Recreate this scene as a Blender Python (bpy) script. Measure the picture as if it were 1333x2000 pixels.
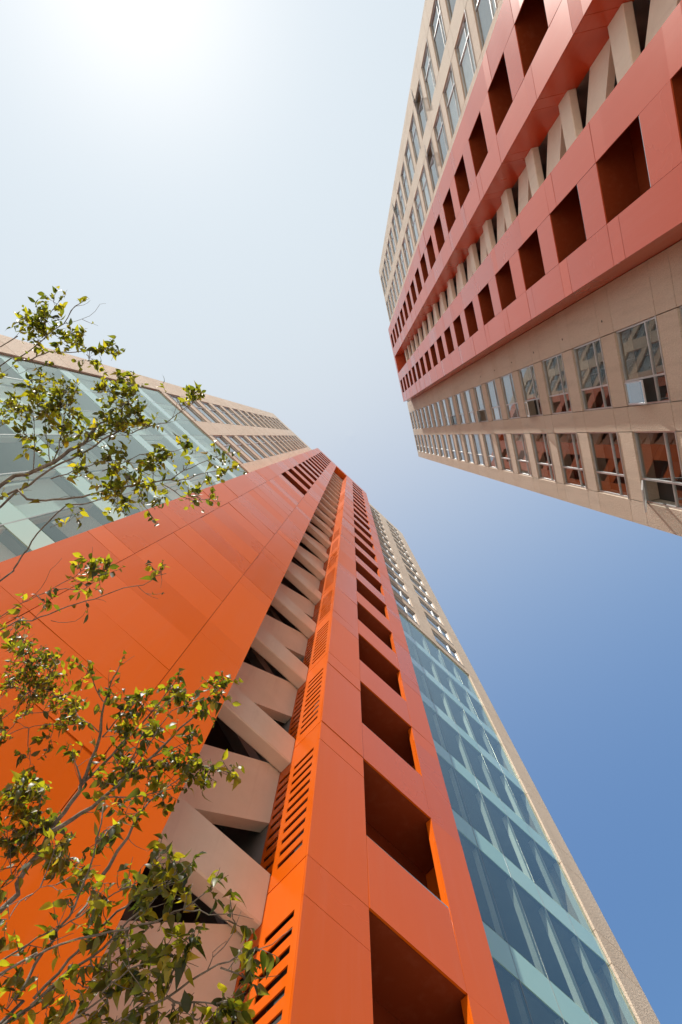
import bpy, bmesh, math, random
from mathutils import Vector, Matrix, Quaternion

# ------------------------------------------------------------------ scene, camera, light
for o in list(bpy.data.objects):
    bpy.data.objects.remove(o, do_unlink=True)
scene = bpy.context.scene
COL = scene.collection
EYE = 1.6

cam_d = bpy.data.cameras.new('camera')
cam = bpy.data.objects.new('camera', cam_d)
COL.objects.link(cam)
cam_d.sensor_fit = 'VERTICAL'
cam_d.sensor_height = 36.0
cam_d.sensor_width = 24.0
cam_d.lens = 1292.325 / 2000.0 * 36.0
cam_d.clip_start = 0.05
cam_d.clip_end = 3000
cam.matrix_world = Matrix(((0.99989, -0.00168, 0.01460, 0),
                           (0.00000, -0.99346, -0.11417, 0),
                           (0.01470, 0.11416, -0.99335, EYE),
                           (0, 0, 0, 1)))
scene.camera = cam

SUN_DIR = Vector((-0.2445, -0.5193, 0.8189)).normalized()
world = bpy.data.worlds.new('World')
scene.world = world
world.use_nodes = True
wn = world.node_tree
bg = wn.nodes['Background']
sky = wn.nodes.new('ShaderNodeTexSky')
sky.sky_type = 'NISHITA'
sky.sun_disc = False
sky.sun_elevation = math.asin(SUN_DIR.z)
sky.sun_rotation = math.atan2(SUN_DIR.x, SUN_DIR.y)
sky.altitude = 0
sky.air_density = 1.0
sky.dust_density = 4.5
sky.ozone_density = 2.2


def vmath(op, a, b=None, c=None):
    n = wn.nodes.new('ShaderNodeVectorMath')
    n.operation = op
    for i, v in enumerate((a, b, c)):
        if v is None:
            continue
        if hasattr(v, 'links'):
            wn.links.new(v, n.inputs[i])
        else:
            n.inputs[i].default_value = v if isinstance(v, tuple) else (v, v, v)
    return n.outputs[0]


# the whole sky goes through one soft shoulder, as film rolls off a hazy bright sky
EXPO = 0.70
P_ = vmath('MULTIPLY', sky.outputs[0], 0.1)
gm_ = wn.nodes.new('ShaderNodeGamma')
gm_.inputs[1].default_value = 2.5
wn.links.new(P_, gm_.inputs[0])
Q_ = gm_.outputs[0]
S_ = vmath('DIVIDE', vmath('MULTIPLY', Q_, (66.0, 61.0, 53.0)), vmath('MULTIPLY_ADD', Q_, (89.0, 76.0, 60.0), 1.0))
S_ = vmath('MULTIPLY_ADD', vmath('MULTIPLY', P_, P_), 0.014, S_)
S_ = vmath('MULTIPLY', S_, tuple(v / (0.12 * 2 ** EXPO) for v in (.975, 1.01, 1.0)))
wn.links.new(S_, bg.inputs[0])
bg.inputs[1].default_value = 0.12
sun_d = bpy.data.lights.new('sun', 'SUN')
sun_d.energy = 4.4
sun_d.angle = math.radians(0.53)
sun_d.color = (1.0, 0.94, 0.85)
sun = bpy.data.objects.new('sun', sun_d)
COL.objects.link(sun)
sun.rotation_mode = 'QUATERNION'
sun.rotation_quaternion = SUN_DIR.to_track_quat('Z', 'Y')
vs = scene.view_settings
vs.view_transform = 'Standard'
vs.look = 'None'
vs.exposure = EXPO
vs.gamma = 1.0
vs.use_curve_mapping = False

rng = random.Random(7)

# ------------------------------------------------------------------ materials
MAT = {}


def new_mat(name):
    m = bpy.data.materials.new(name)
    m.use_nodes = True
    nt = m.node_tree
    return m, nt, nt.nodes['Principled BSDF']


def nd(nt, t, **kw):
    n = nt.nodes.new(t)
    for k, v in kw.items():
        setattr(n, k, v)
    return n


def noise(nt, scale, detail=4, rough=0.55, vec=None):
    n = nd(nt, 'ShaderNodeTexNoise')
    n.inputs['Scale'].default_value = scale
    n.inputs['Detail'].default_value = detail
    n.inputs['Roughness'].default_value = rough
    if vec is None:
        g = nd(nt, 'ShaderNodeNewGeometry')
        vec = g.outputs['Position']
    nt.links.new(vec, n.inputs['Vector'])
    return n.outputs['Fac']


def ramp(nt, fac, stops):
    r = nd(nt, 'ShaderNodeValToRGB')
    e = r.color_ramp.elements
    e[0].position, e[0].color = stops[0][0], (*stops[0][1], 1)
    e[1].position, e[1].color = stops[-1][0], (*stops[-1][1], 1)
    for p, c in stops[1:-1]:
        k = e.new(p)
        k.color = (*c, 1)
    nt.links.new(fac, r.inputs[0])
    return r.outputs[0]


def mix(nt, a, b, fac, mode='MIX'):
    n = nd(nt, 'ShaderNodeMix', data_type='RGBA', blend_type=mode)
    for s, v in ((0, fac), (6, a), (7, b)):
        if hasattr(v, 'links'):
            nt.links.new(v, n.inputs[s])
        elif isinstance(v, (int, float)):
            n.inputs[s].default_value = v
        else:
            n.inputs[s].default_value = (*v, 1)
    return n.outputs[2]


def bump(nt, b, height, strength, dist):
    n = nd(nt, 'ShaderNodeBump')
    n.inputs['Strength'].default_value = strength
    n.inputs['Distance'].default_value = dist
    nt.links.new(height, n.inputs['Height'])
    nt.links.new(n.outputs[0], b.inputs['Normal'])


def rnd(nt):
    return nd(nt, 'ShaderNodeObjectInfo').outputs['Random']


def stretched(nt, sx, sy, sz):
    g = nd(nt, 'ShaderNodeNewGeometry')
    m = nd(nt, 'ShaderNodeMapping')
    m.inputs['Scale'].default_value = (sx, sy, sz)
    nt.links.new(g.outputs['Position'], m.inputs['Vector'])
    return m.outputs[0]


def make_red(name, col, dark, coat):
    m, nt, b = new_mat(name)
    c = mix(nt, dark, col, ramp(nt, rnd(nt), [(0, (0,) * 3), (1, (1,) * 3)]))
    streak = noise(nt, 1.0, 5, .6, stretched(nt, 7, 7, .4))
    c = mix(nt, c, (.60, .26, .18), ramp(nt, streak, [(.5, (0,) * 3), (.9, (.10,) * 3)]))
    nt.links.new(c, b.inputs['Base Color'])
    rr = mix(nt, ramp(nt, noise(nt, .6, 3), [(.3, (.25,) * 3), (.7, (.33,) * 3)]), ramp(nt, rnd(nt), [(0, (.22,) * 3), (1, (.44,) * 3)]), .6)
    nt.links.new(rr, b.inputs['Roughness'])
    b.inputs['Specular IOR Level'].default_value = .16
    b.inputs['Coat Weight'].default_value = coat
    cr = ramp(nt, rnd(nt), [(0, (.07,) * 3), (.5, (.20,) * 3), (1, (.10,) * 3)])
    nt.links.new(cr, b.inputs['Coat Roughness'])
    bump(nt, b, noise(nt, .5, 1), .03, .05)
    MAT[name] = m


make_red('red_panel', (.66, .112, .002), (.57, .094, .0015), .13)
make_red('coral_panel', (.55, .092, .032), (.49, .080, .028), .20)
make_red('loggia_shade_red', (.22, .038, .011), (.20, .034, .010), 0)  # box red darkened in its colour to deepen the shade inside the openings

m, nt, b = new_mat('precast')
c = ramp(nt, noise(nt, 55, 5, .75), [(.30, (.28, .225, .175)), (.45, (.53, .435, .35)), (.62, (.65, .545, .445)), (.8, (.76, .67, .57))])
c = mix(nt, c, (.46, .34, .24), ramp(nt, rnd(nt), [(0, (0,) * 3), (1, (.30,) * 3)]))
st = noise(nt, 1.0, 6, .65, stretched(nt, 3.0, 3.0, .35))
c = mix(nt, c, (.20, .155, .115), ramp(nt, st, [(.5, (0,) * 3), (.85, (.32,) * 3)]))
nt.links.new(c, b.inputs['Base Color'])
b.inputs['Roughness'].default_value = .92
b.inputs['Specular IOR Level'].default_value = .2
bump(nt, b, noise(nt, 22, 5, .6), .8, .028)
MAT['precast'] = m

m, nt, b = new_mat('stair_concrete')
c = ramp(nt, noise(nt, 1.3, 6, .65), [(.25, (.68, .62, .50)), (.75, (.78, .72, .60))])
st = noise(nt, 1.0, 5, .6, stretched(nt, 5, 5, .5))
c = mix(nt, c, (.34, .25, .18), ramp(nt, st, [(.55, (0,) * 3), (.9, (.3,) * 3)]))
nt.links.new(c, b.inputs['Base Color'])
b.inputs['Roughness'].default_value = .75
bump(nt, b, noise(nt, 60, 4), .25, .004)
MAT['stair_concrete'] = m

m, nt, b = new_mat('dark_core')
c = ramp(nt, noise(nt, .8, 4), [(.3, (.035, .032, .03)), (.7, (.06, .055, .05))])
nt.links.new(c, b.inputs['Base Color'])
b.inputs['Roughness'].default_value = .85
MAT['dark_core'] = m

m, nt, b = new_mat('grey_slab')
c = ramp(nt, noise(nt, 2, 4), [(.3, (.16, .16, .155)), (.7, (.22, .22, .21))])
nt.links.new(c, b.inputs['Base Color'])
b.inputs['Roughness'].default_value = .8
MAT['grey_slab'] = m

m, nt, b = new_mat('aluminium')
c = ramp(nt, noise(nt, 4, 4), [(.3, (.46, .46, .47)), (.7, (.58, .58, .58))])
nt.links.new(c, b.inputs['Base Color'])
b.inputs['Metallic'].default_value = .6
b.inputs['Roughness'].default_value = .38
MAT['aluminium'] = m

m, nt, b = new_mat('steel_rail')
c = ramp(nt, noise(nt, 4, 4), [(.3, (.6, .58, .55)), (.7, (.72, .7, .67))])
nt.links.new(c, b.inputs['Base Color'])
b.inputs['Metallic'].default_value = 1
b.inputs['Roughness'].default_value = .22
MAT['steel_rail'] = m

m, nt, b = new_mat('mullion')
c = ramp(nt, noise(nt, 4, 4), [(.3, (.20, .23, .22)), (.7, (.26, .29, .28))])
nt.links.new(c, b.inputs['Base Color'])
b.inputs['Metallic'].default_value = .5
b.inputs['Roughness'].default_value = .4
MAT['mullion'] = m

m, nt, b = new_mat('white_fin')
c = ramp(nt, noise(nt, 1.5, 4), [(.3, (.74, .76, .72)), (.7, (.82, .83, .80))])
nt.links.new(c, b.inputs['Base Color'])
b.inputs['Roughness'].default_value = .55
MAT['white_fin'] = m

m, nt, b = new_mat('blind')
c = mix(nt, (.72, .68, .60), (.58, .60, .60), rnd(nt))
c = mix(nt, c, (.45, .42, .38), ramp(nt, noise(nt, 3, 4), [(.45, (0,) * 3), (.8, (.5,) * 3)]))
nt.links.new(c, b.inputs['Base Color'])
b.inputs['Roughness'].default_value = .9
MAT['blind'] = m

m, nt, b = new_mat('brightening_white')
c = mix(nt, (.74, .77, .79), (.64, .69, .73), rnd(nt))
nt.links.new(c, b.inputs['Base Color'])
b.inputs['Roughness'].default_value = .85
MAT['brightening_white'] = m

m, nt, b = new_mat('spandrel_glass')
c = mix(nt, (.30, .52, .46), (.37, .58, .52), rnd(nt))
nt.links.new(c, b.inputs['Base Color'])
b.inputs['Roughness'].default_value = .04
b.inputs['Specular IOR Level'].default_value = .6
b.inputs['Coat Weight'].default_value = .35
b.inputs['Coat IOR'].default_value = 1.5
b.inputs['Coat Roughness'].default_value = .02
bump(nt, b, noise(nt, 1.6, 2), .02, .05)
MAT['spandrel_glass'] = m


def make_glass(name, tint, base_refl, wob, wscale, refl_col=(.95, 1, 1, 1)):
    m = bpy.data.materials.new(name)
    m.use_nodes = True
    nt = m.node_tree
    nt.nodes.clear()
    out = nd(nt, 'ShaderNodeOutputMaterial')
    tr = nd(nt, 'ShaderNodeBsdfTransparent')
    cc = mix(nt, tint, tuple(v * .8 for v in tint), rnd(nt))
    nt.links.new(cc, tr.inputs[0])
    gl = nd(nt, 'ShaderNodeBsdfGlossy')
    gl.inputs['Roughness'].default_value = .012
    gl.inputs['Color'].default_value = refl_col
    bp = nd(nt, 'ShaderNodeBump')
    bp.inputs['Strength'].default_value = wob
    bp.inputs['Distance'].default_value = .05
    nt.links.new(noise(nt, wscale, 2), bp.inputs['Height'])
    nt.links.new(bp.outputs[0], gl.inputs['Normal'])
    fr = nd(nt, 'ShaderNodeFresnel')
    fr.inputs['IOR'].default_value = 1.52
    geo = nd(nt, 'ShaderNodeNewGeometry')
    ma = nd(nt, 'ShaderNodeMath', operation='ADD', use_clamp=True)
    ma.inputs[1].default_value = base_refl
    nt.links.new(fr.outputs[0], ma.inputs[0])
    inv = nd(nt, 'ShaderNodeMath', operation='SUBTRACT')
    inv.inputs[0].default_value = 1
    nt.links.new(geo.outputs['Backfacing'], inv.inputs[1])
    mu = nd(nt, 'ShaderNodeMath', operation='MULTIPLY')
    nt.links.new(ma.outputs[0], mu.inputs[0])
    nt.links.new(inv.outputs[0], mu.inputs[1])
    mx = nd(nt, 'ShaderNodeMixShader')
    nt.links.new(mu.outputs[0], mx.inputs[0])
    nt.links.new(tr.outputs[0], mx.inputs[1])
    nt.links.new(gl.outputs[0], mx.inputs[2])
    nt.links.new(mx.outputs[0], out.inputs[0])
    MAT[name] = m


make_glass('window_glass', (.90, .92, .92), .06, .012, 1.2)
make_glass('curtain_glass', (.905, .968, .94), .085, .03, .8, (.90, 1, .90, 1))

m, nt, b = new_mat('roof_grey')
c = ramp(nt, noise(nt, 2, 4), [(.3, (.25, .24, .23)), (.7, (.33, .32, .30))])
nt.links.new(c, b.inputs['Base Color'])
MAT['roof_grey'] = m

m, nt, b = new_mat('paving')
br = nd(nt, 'ShaderNodeTexBrick')
g = nd(nt, 'ShaderNodeNewGeometry')
nt.links.new(g.outputs['Position'], br.inputs['Vector'])
br.inputs['Scale'].default_value = 1.2
br.inputs['Color1'].default_value = (.46, .43, .39, 1)
br.inputs['Color2'].default_value = (.54, .51, .46, 1)
br.inputs['Mortar'].default_value = (.18, .17, .16, 1)
br.inputs['Mortar Size'].default_value = .012
c = mix(nt, br.outputs[0], (.25, .23, .21), ramp(nt, noise(nt, .7, 6), [(.45, (0,) * 3), (.75, (.5,) * 3)]))
nt.links.new(c, b.inputs['Base Color'])
b.inputs['Roughness'].default_value = .85
MAT['paving'] = m

m, nt, b = new_mat('bark')
c = ramp(nt, noise(nt, 1.0, 6, .7, stretched(nt, 30, 30, 14)), [(.3, (.06, .05, .038)), (.55, (.15, .123, .095)), (.78, (.30, .26, .21))])
nt.links.new(c, b.inputs['Base Color'])
b.inputs['Roughness'].default_value = .85
bump(nt, b, noise(nt, 60, 5), .5, .004)
MAT['bark'] = m


def make_leaf(name, per_object):
    m = bpy.data.materials.new(name)
    m.use_nodes = True
    nt = m.node_tree
    b = nt.nodes['Principled BSDF']
    out = nt.nodes['Material Output']
    if per_object:
        r = rnd(nt)
    else:
        r = nd(nt, 'ShaderNodeNewGeometry').outputs['Random Per Island']
    c = ramp(nt, r, [(0, (.018, .028, .008)), (.5, (.036, .050, .009)), (.75, (.075, .085, .010)), (.92, (.15, .14, .012)), (1, (.32, .25, .02))])
    nt.links.new(c, b.inputs['Base Color'])
    b.inputs['Roughness'].default_value = .44
    b.inputs['Specular IOR Level'].default_value = .5
    t = nd(nt, 'ShaderNodeBsdfTranslucent')
    tc = ramp(nt, r, [(0, (.07, .10, .006)), (.35, (.22, .25, .010)), (.7, (.46, .46, .015)), (.93, (.56, .52, .015)), (1, (.75, .60, .02))])
    nt.links.new(tc, t.inputs[0])
    mx = nd(nt, 'ShaderNodeMixShader')
    mx.inputs[0].default_value = .5
    nt.links.new(b.outputs[0], mx.inputs[1])
    nt.links.new(t.outputs[0], mx.inputs[2])
    nt.links.new(mx.outputs[0], out.inputs[0])
    MAT[name] = m


make_leaf('leaf', True)
make_leaf('leaf_mass', False)

# ------------------------------------------------------------------ mesh helpers
MESH = {}


def box_mesh(dx, dy, dz, mat, name):
    key = (round(dx, 3), round(dy, 3), round(dz, 3), mat)
    if key in MESH:
        return MESH[key]
    x, y, z = dx / 2, dy / 2, dz / 2
    v = [(-x, -y, -z), (x, -y, -z), (x, y, -z), (-x, y, -z), (-x, -y, z), (x, -y, z), (x, y, z), (-x, y, z)]
    f = [(0, 3, 2, 1), (4, 5, 6, 7), (0, 1, 5, 4), (1, 2, 6, 5), (2, 3, 7, 6), (3, 0, 4, 7)]
    me = bpy.data.meshes.new(name)
    me.from_pydata(v, [], f)
    me.materials.append(MAT[mat])
    MESH[key] = me
    return me


def link(name, me, parent=None, loc=(0, 0, 0), rot=None):
    o = bpy.data.objects.new(name, me)
    COL.objects.link(o)
    if parent:
        o.parent = parent
    o.location = loc
    if rot:
        o.rotation_euler = rot
    return o


def box(name, parent, b, mat, rot=None):
    x0, x1, y0, y1, z0, z1 = b
    me = box_mesh(x1 - x0, y1 - y0, z1 - z0, mat, name)
    return link(name, me, parent, ((x0 + x1) / 2, (y0 + y1) / 2, (z0 + z1) / 2), rot)


def prism_pts(verts, faces, mat, name):
    me = bpy.data.meshes.new(name)
    me.from_pydata(verts, [], faces)
    me.materials.append(MAT[mat])
    return me


def boxes_mesh(bs, mat, name):
    V, F = [], []
    for x0, x1, y0, y1, z0, z1 in bs:
        n = len(V)
        V += [(x0, y0, z0), (x1, y0, z0), (x1, y1, z0), (x0, y1, z0), (x0, y0, z1), (x1, y0, z1), (x1, y1, z1), (x0, y1, z1)]
        F += [tuple(n + i for i in q) for q in ((0, 3, 2, 1), (4, 5, 6, 7), (0, 1, 5, 4), (1, 2, 6, 5), (2, 3, 7, 6), (3, 0, 4, 7))]
    return prism_pts(V, F, mat, name)


def pieces(name, stuff_name, parent, bs, mat, eye_u, limit=290, tilt=0.0):
    """the pieces that show largest are objects of their own, the rest one joined part"""
    bs = sorted(bs, key=lambda b: -((b[1] - b[0]) * (b[5] - b[4])) / max(4.0, (b[4] - EYE) ** 2 + ((b[0] + b[1]) / 2 - eye_u) ** 2 + 20))
    for b in bs[:limit]:
        r = None
        if tilt:
            r = (rng.gauss(0, tilt), 0, rng.gauss(0, tilt))
        box(name, parent, b, mat, r)
    rest = bs[limit:]
    if rest:
        o = link(stuff_name, boxes_mesh(rest, mat, stuff_name), parent)
        o['kind'] = 'stuff'


# ------------------------------------------------------------------ windows of the precast wings
WIN = {}


def window(parent, x0, x1, y, z0, z1, narrow_low, detail, blind, sash):
    """frame with a mullion (narrow side outwards) and a transom low down; four panes, sill, blind"""
    w, h = x1 - x0, z1 - z0
    mx = x0 + w * (1 / 3 if narrow_low else 2 / 3)
    tz = z0 + h * .30
    key = ('frame', round(w, 3), round(h, 3), narrow_low)
    cx_, cz = (x0 + x1) / 2, (z0 + z1) / 2
    t = .042
    if key not in WIN:
        a, b_ = -w / 2, w / 2
        c, d = -h / 2, h / 2
        m_, t_ = mx - cx_, tz - cz
        WIN[key] = boxes_mesh([(a, a + t, -.035, .035, c, d), (b_ - t, b_, -.035, .035, c, d),
                               (a + t, b_ - t, -.034, .034, c, c + t), (a + t, b_ - t, -.034, .034, d - t, d),
                               (m_ - t * .6, m_ + t * .6, -.045, .033, c + t, d - t),
                               (a + t, m_ - t * .6, -.038, .032, t_ - t / 2, t_ + t / 2),
                               (m_ + t * .6, b_ - t, -.038, .032, t_ - t / 2, t_ + t / 2)], 'aluminium', 'window')
    f = link('window', WIN[key], parent, (cx_, y, cz))
    cells = [(x0 + t, mx - .03, z0 + t, tz - t / 2), (mx + .03, x1 - t, z0 + t, tz - t / 2),
             (x0 + t, mx - .03, tz + t / 2, z1 - t), (mx + .03, x1 - t, tz + t / 2, z1 - t)]
    for i, (a, b_, c, d) in enumerate(cells):
        is_sash = sash and ((i == 2 and narrow_low) or (i == 3 and not narrow_low))
        if is_sash:
            # top-hung sash swung outwards
            sw, sh = b_ - a, d - c
            fr = boxes_mesh([(-sw / 2, -sw / 2 + .04, -.02, .02, -sh, 0), (sw / 2 - .04, sw / 2, -.02, .02, -sh, 0),
                             (-sw / 2 + .04, sw / 2 - .04, -.019, .019, -sh, -sh + .04), (-sw / 2 + .04, sw / 2 - .04, -.019, .019, -.04, 0)], 'aluminium', 'sash')
            s = link('sash', fr, f, ((a + b_) / 2 - cx_, -.055, d - cz), (math.radians(-sash), 0, 0))
            p = box_mesh(sw - .08, .008, sh - .08, 'window_glass', 'pane')
            ang = math.radians(-sash)
            link('pane', p, f, ((a + b_) / 2 - cx_, -.055 - math.sin(math.radians(sash)) * sh / 2, d - cz - math.cos(ang) * sh / 2), (ang, 0, 0))
        elif detail:
            p = box_mesh(b_ - a, .008, d - c, 'window_glass', 'pane')
            link('pane', p, f, ((a + b_) / 2 - cx_, rng.uniform(-.004, .004), (c + d) / 2 - cz), (rng.gauss(0, .006), 0, rng.gauss(0, .006)))
    if not detail:
        k2 = key + ('pane',)
        if k2 not in WIN:
            WIN[k2] = boxes_mesh([(a - cx_, b_ - cx_, -.004, .004, c - cz, d - cz) for a, b_, c, d in cells], 'window_glass', 'pane')
        link('pane', WIN[k2], f, (0, 0, 0), (rng.gauss(0, .003), 0, rng.gauss(0, .003)))
    box_s = box_mesh(w, .13, .03, 'aluminium', 'sill')
    link('sill', box_s, f, (0, -.05, -h / 2 + .010))
    if blind:
        bh = h * blind
        bm_ = box_mesh(w - .02, .012, round(bh, 2), 'blind', 'blind')
        link('blind', bm_, f, (0, .10, h / 2 - bh / 2 - .01))


# ------------------------------------------------------------------ the towers
def louver_plate(parent, x, th, y0, y1, z0, z1, cols, slots):
    """upright plate (thin in x) with slots cut through in columns along y: one mesh with real openings"""
    ys = sorted(set([y0, y1] + [c for ab in cols for c in ab]))
    zs = sorted(set([z0, z1] + [s for ab in slots for s in ab]))
    bs = []
    for j in range(len(ys) - 1):
        ym = (ys[j] + ys[j + 1]) / 2
        slotted = any(a < ym < b for a, b in cols)
        if not slotted:
            bs.append((x, x + th, ys[j], ys[j + 1], z0, z1))
        else:
            for k in range(len(zs) - 1):
                zm = (zs[k] + zs[k + 1]) / 2
                if not any(a < zm < b for a, b in slots):
                    bs.append((x, x + th, ys[j], ys[j + 1], zs[k], zs[k + 1]))
    return link('louver_plate', boxes_mesh(bs, 'red_panel', 'louver_plate'), parent)


def tower(T):
    root = bpy.data.objects.new('tower_building', None)
    COL.objects.link(root)
    root.location = (T['loc'][0], T['loc'][1], 0)
    root.rotation_euler = (0, 0, T['rot'])
    root['label'] = T['label']
    root['category'] = 'building'
    E = EYE
    p = T['p']
    H = 3.5
    xa, xb = T['edge']
    r0, r1, r2, r3 = T['red']            # left column r0..r1, gap r1..r2, right column r2..r3
    top_w, top_r = T['top_wall'] + E, T['top_red'] + E
    deep = 16.0
    G = .011                              # half joint
    # ---- cores: upper storeys close behind the precast, lower glazed storeys set back
    gz = T['glass_top'] + E if T['glass_top'] else 0.0
    cores = []
    for a, b_ in ((xa + .3, r0 - .001), (r3 + .001, xb - .3)):
        cores.append((a, b_, p + .46, deep, max(gz, .0), top_w - .05))
        if gz:
            cores.append((a, b_, p + 2.6, deep, 0, gz - .003))
    cores.append((r0, r1 - .05, p + .07, deep, 0, top_w - .052))
    cores.append((r2 + .05, r3, p + .07, deep, 0, top_w - .052))
    cores.append((r1 - .049, r2 + .049, 2.35, deep, 0, top_w - .053))
    link('core_wall', boxes_mesh(cores, 'dark_core', 'core_wall'), root)
    # end walls and roof
    box('end_wall', root, (xa, xa + .29, p + .455, deep, 0, top_w - .01), 'precast')
    box('end_wall', root, (xb - .29, xb, p + .455, deep, 0, top_w - .01), 'precast')
    box('roof_slab', root, (xa + .3, xb - .3, p + .5, deep - .1, top_w - .045, top_w + .05), 'roof_grey')
    # ---- precast panels and windows
    pan = []
    wy = p + .095
    wb0 = T['win_z'] + E
    wh = T['win_h']
    for wi, (strips, wins) in enumerate(T['wings']):
        outer_low = wi == 0
        zlow = gz + .004 if gz else 5.0
        rows = []
        k = -20
        while wb0 + k * H < top_w:
            a = wb0 + k * H
            rows.append((a, a + wh, k))
            k += 1
        for (a, b_, k) in rows:
            full = a >= zlow + .05 and b_ < top_w - .25
            for (s0, s1) in strips:
                lo, hi = (max(a, zlow), min(b_, top_w))
                if hi - lo > .1 and not (b_ >= top_w - .25):
                    pan.append((s0 + G, s1 - G, p, p + .45, lo + G, hi - G))
                nl, nh = max(b_, zlow), min(a + H, top_w)
                if b_ >= top_w - .25:
                    nl = max(a, zlow)
                if nh - nl > .1:
                    pan.append((s0 + G, s1 - G, p, p + .45, nl + G, nh - G))
            for (s0, s1) in wins:
                if full:
                    op = T['open'].get((wi, wins.index((s0, s1)), k), 0)
                    seed = random.Random(k * 31 + wi * 7 + wins.index((s0, s1)) * 3 + T['seed'])
                    bl = seed.choice((0, 0, 0, .45, .7, 1.0, 1.0)) if not op else 0
                    window(root, s0, s1, wy, a, b_, outer_low, a < 48, bl, op)
                nl, nh = max(b_, zlow), min(a + H, top_w)
                if b_ >= top_w - .25:
                    nl = max(a, zlow)
                if b_ < zlow:
                    nl = zlow
                if nh - nl > .1:
                    pan.append((s0 + G, s1 - G, p + .002, p + .45, nl + G, nh - G))
        if gz:                            # solid strip at the tower edge beside the curtain wall
            s0, s1 = T['edge_strip'][wi]
            for (a, b_, k) in rows:
                for lo, hi in ((a, b_), (b_, a + H)):
                    lo, hi = max(lo, 0), min(hi, gz)
                    if hi - lo > .1:
                        pan.append((s0 + G, s1 - G, p, p + .45, lo + G, hi - G))
        else:
            s0, s1 = (xa, r0) if wi == 0 else (r3, xb)
            pan.append((s0 + G, s1 - G, p + .01, p + .45, 0, 5.0 - G))
    pieces('wall_panel', 'wall_panels', root, pan, 'precast', 0.0)
    # form-tie holes are plugged dark in the precast strip beside the red box
    for (hu, hz) in T['ties']:
        o = link('tie_hole', box_mesh(.05, .02, .05, 'dark_core', 'tie_hole'), root, (hu, p - .004, hz + E), (0, .785, 0))
    # ---- curtain wall
    if gz:
        vis, spa = [], []
        n_fl = int(gz / H) + 2
        for wi, (g0, g1) in enumerate(T['glass']):
            w = T['cell']
            xs = [g0 + i * w for i in range(int(round((g1 - g0) / w)) + 1)]
            xs[-1] = g1
            yb = p + .06
            zs0 = T['span_z'] + E
            k = -6
            while True:
                s_lo, s_hi = zs0 + k * H, zs0 + k * H + .8
                if s_lo > gz:
                    break
                for i in range(len(xs) - 1):
                    lo, hi = max(0, s_lo), min(gz, s_hi)
                    if hi - lo > .1:
                        spa.append((xs[i] + G, xs[i + 1] - G, yb, yb + .02, lo + G, hi - G))
                    lo, hi = max(0, s_hi), min(gz, s_lo + H)
                    if hi - lo > .1:
                        vis.append((xs[i] + G, xs[i + 1] - G, yb, yb + .016, lo + G, hi - G))
                lo, hi = max(0.0, s_lo + .12), min(gz - .02, s_hi - .12)
                if hi - lo > .1:
                    box('floor_slab', root, (g0 + .02, g1 - .02, yb + .12, p + 2.58, lo, hi), 'grey_slab')
                zl, zh = max(0, s_hi - .1), min(gz - .05, s_lo + H + .1)
                if wi == 0 and zh - zl > .5:  # pale blinds added behind this wing's glass to make it look brighter
                    for i in range(len(xs) - 1):
                        q = random.Random(i * 17 + k * 5).random()
                        if q < .8:
                            drop = (.35, .6, 1.0, 1.0)[int(q * 5) % 4]
                            box('brightening_blind', root, (xs[i] + .06, xs[i + 1] - .02, yb + .22, yb + .228, zh - .12 - (zh - zl - .2) * drop, zh - .12), 'brightening_white')
                if zh - zl > .5:
                    for i in range(1 if wi else 0, len(xs) - (1 if wi == 0 else 0)):
                        fx = xs[i] if i < len(xs) - 1 else xs[i] - .06
                        box('fin', root, (fx + .012, fx + .050, yb + .03, yb + .18, zl, zh), 'white_fin')
                k += 1
            for xm in xs:
                box('mullion', root, (xm - .010, xm + .010, yb - .001, yb + .05, 0, gz - .01), 'mullion')
        for b_ in vis:
            box('pane', root, b_, 'curtain_glass', (rng.gauss(0, .003), 0, rng.gauss(0, .003)))
        for b_ in spa:
            box('spandrel_pane', root, b_, 'spandrel_glass', (rng.gauss(0, .002), 0, rng.gauss(0, .002)))
    # ---- the red box: cladding panels of the two columns
    th = .03
    GP, G = G, .0038
    clad = []
    zt0, oh = T['open_z'] + E, T['open_h']
    klast = T['k_last']
    for ci, (c0, c1, o0, o1) in enumerate(((r0, r1, T['op'][0][0], T['op'][0][1]), (r2, r3, T['op'][1][0], T['op'][1][1]))):
        for k in range(-4, klast + 2):
            zt, zp = zt0 + k * H, zt0 + (k - 1) * H
            lo, hi = max(zp, 0), min(zt, top_r)
            if hi - lo < .1:
                continue
            for s0, s1 in ((c0, o0), (o1, c1)):
                sp = zt - .64
                if k == klast + 1:
                    clad.append((s0 + (G if s0 != c0 else 0), s1 - (G if s1 != c1 else 0), 0, th, lo + G, hi))
                    continue
                for a, b_ in ((lo, sp), (sp, hi)):
                    if b_ - a > .05:
                        clad.append((s0 + (G if s0 != c0 else 0), s1 - (G if s1 != c1 else 0), 0, th, a + G, b_ - G))
            if k == klast + 1:
                clad.append((o0 + G, o1 - G, 0, th, lo + G, hi))
                continue
            if k >= T['first_open'][ci]:
                clad.append((o0 + G, o1 - G, 0, th, lo + G, zt - oh))
                # rail along the foot of the opening
                if T['jamb']:
                    box('jamb', root, (o1 + .001, o1 + .02, th + .001, .115, zt - oh, zt - .004), T['paint'])
                rl = link('handrail', tube_mesh((o0 + .01, .03, 0), (o1 - .01, .03, 0), .022), root, (0, 0, zt - oh + .028))
            else:
                n = 3
                for i in range(n):
                    a, b_ = lo + (hi - lo) * i / n, lo + (hi - lo) * (i + 1) / n
                    clad.append((o0 + G, o1 - G, 0, th, a + G, b_ - G))
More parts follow.
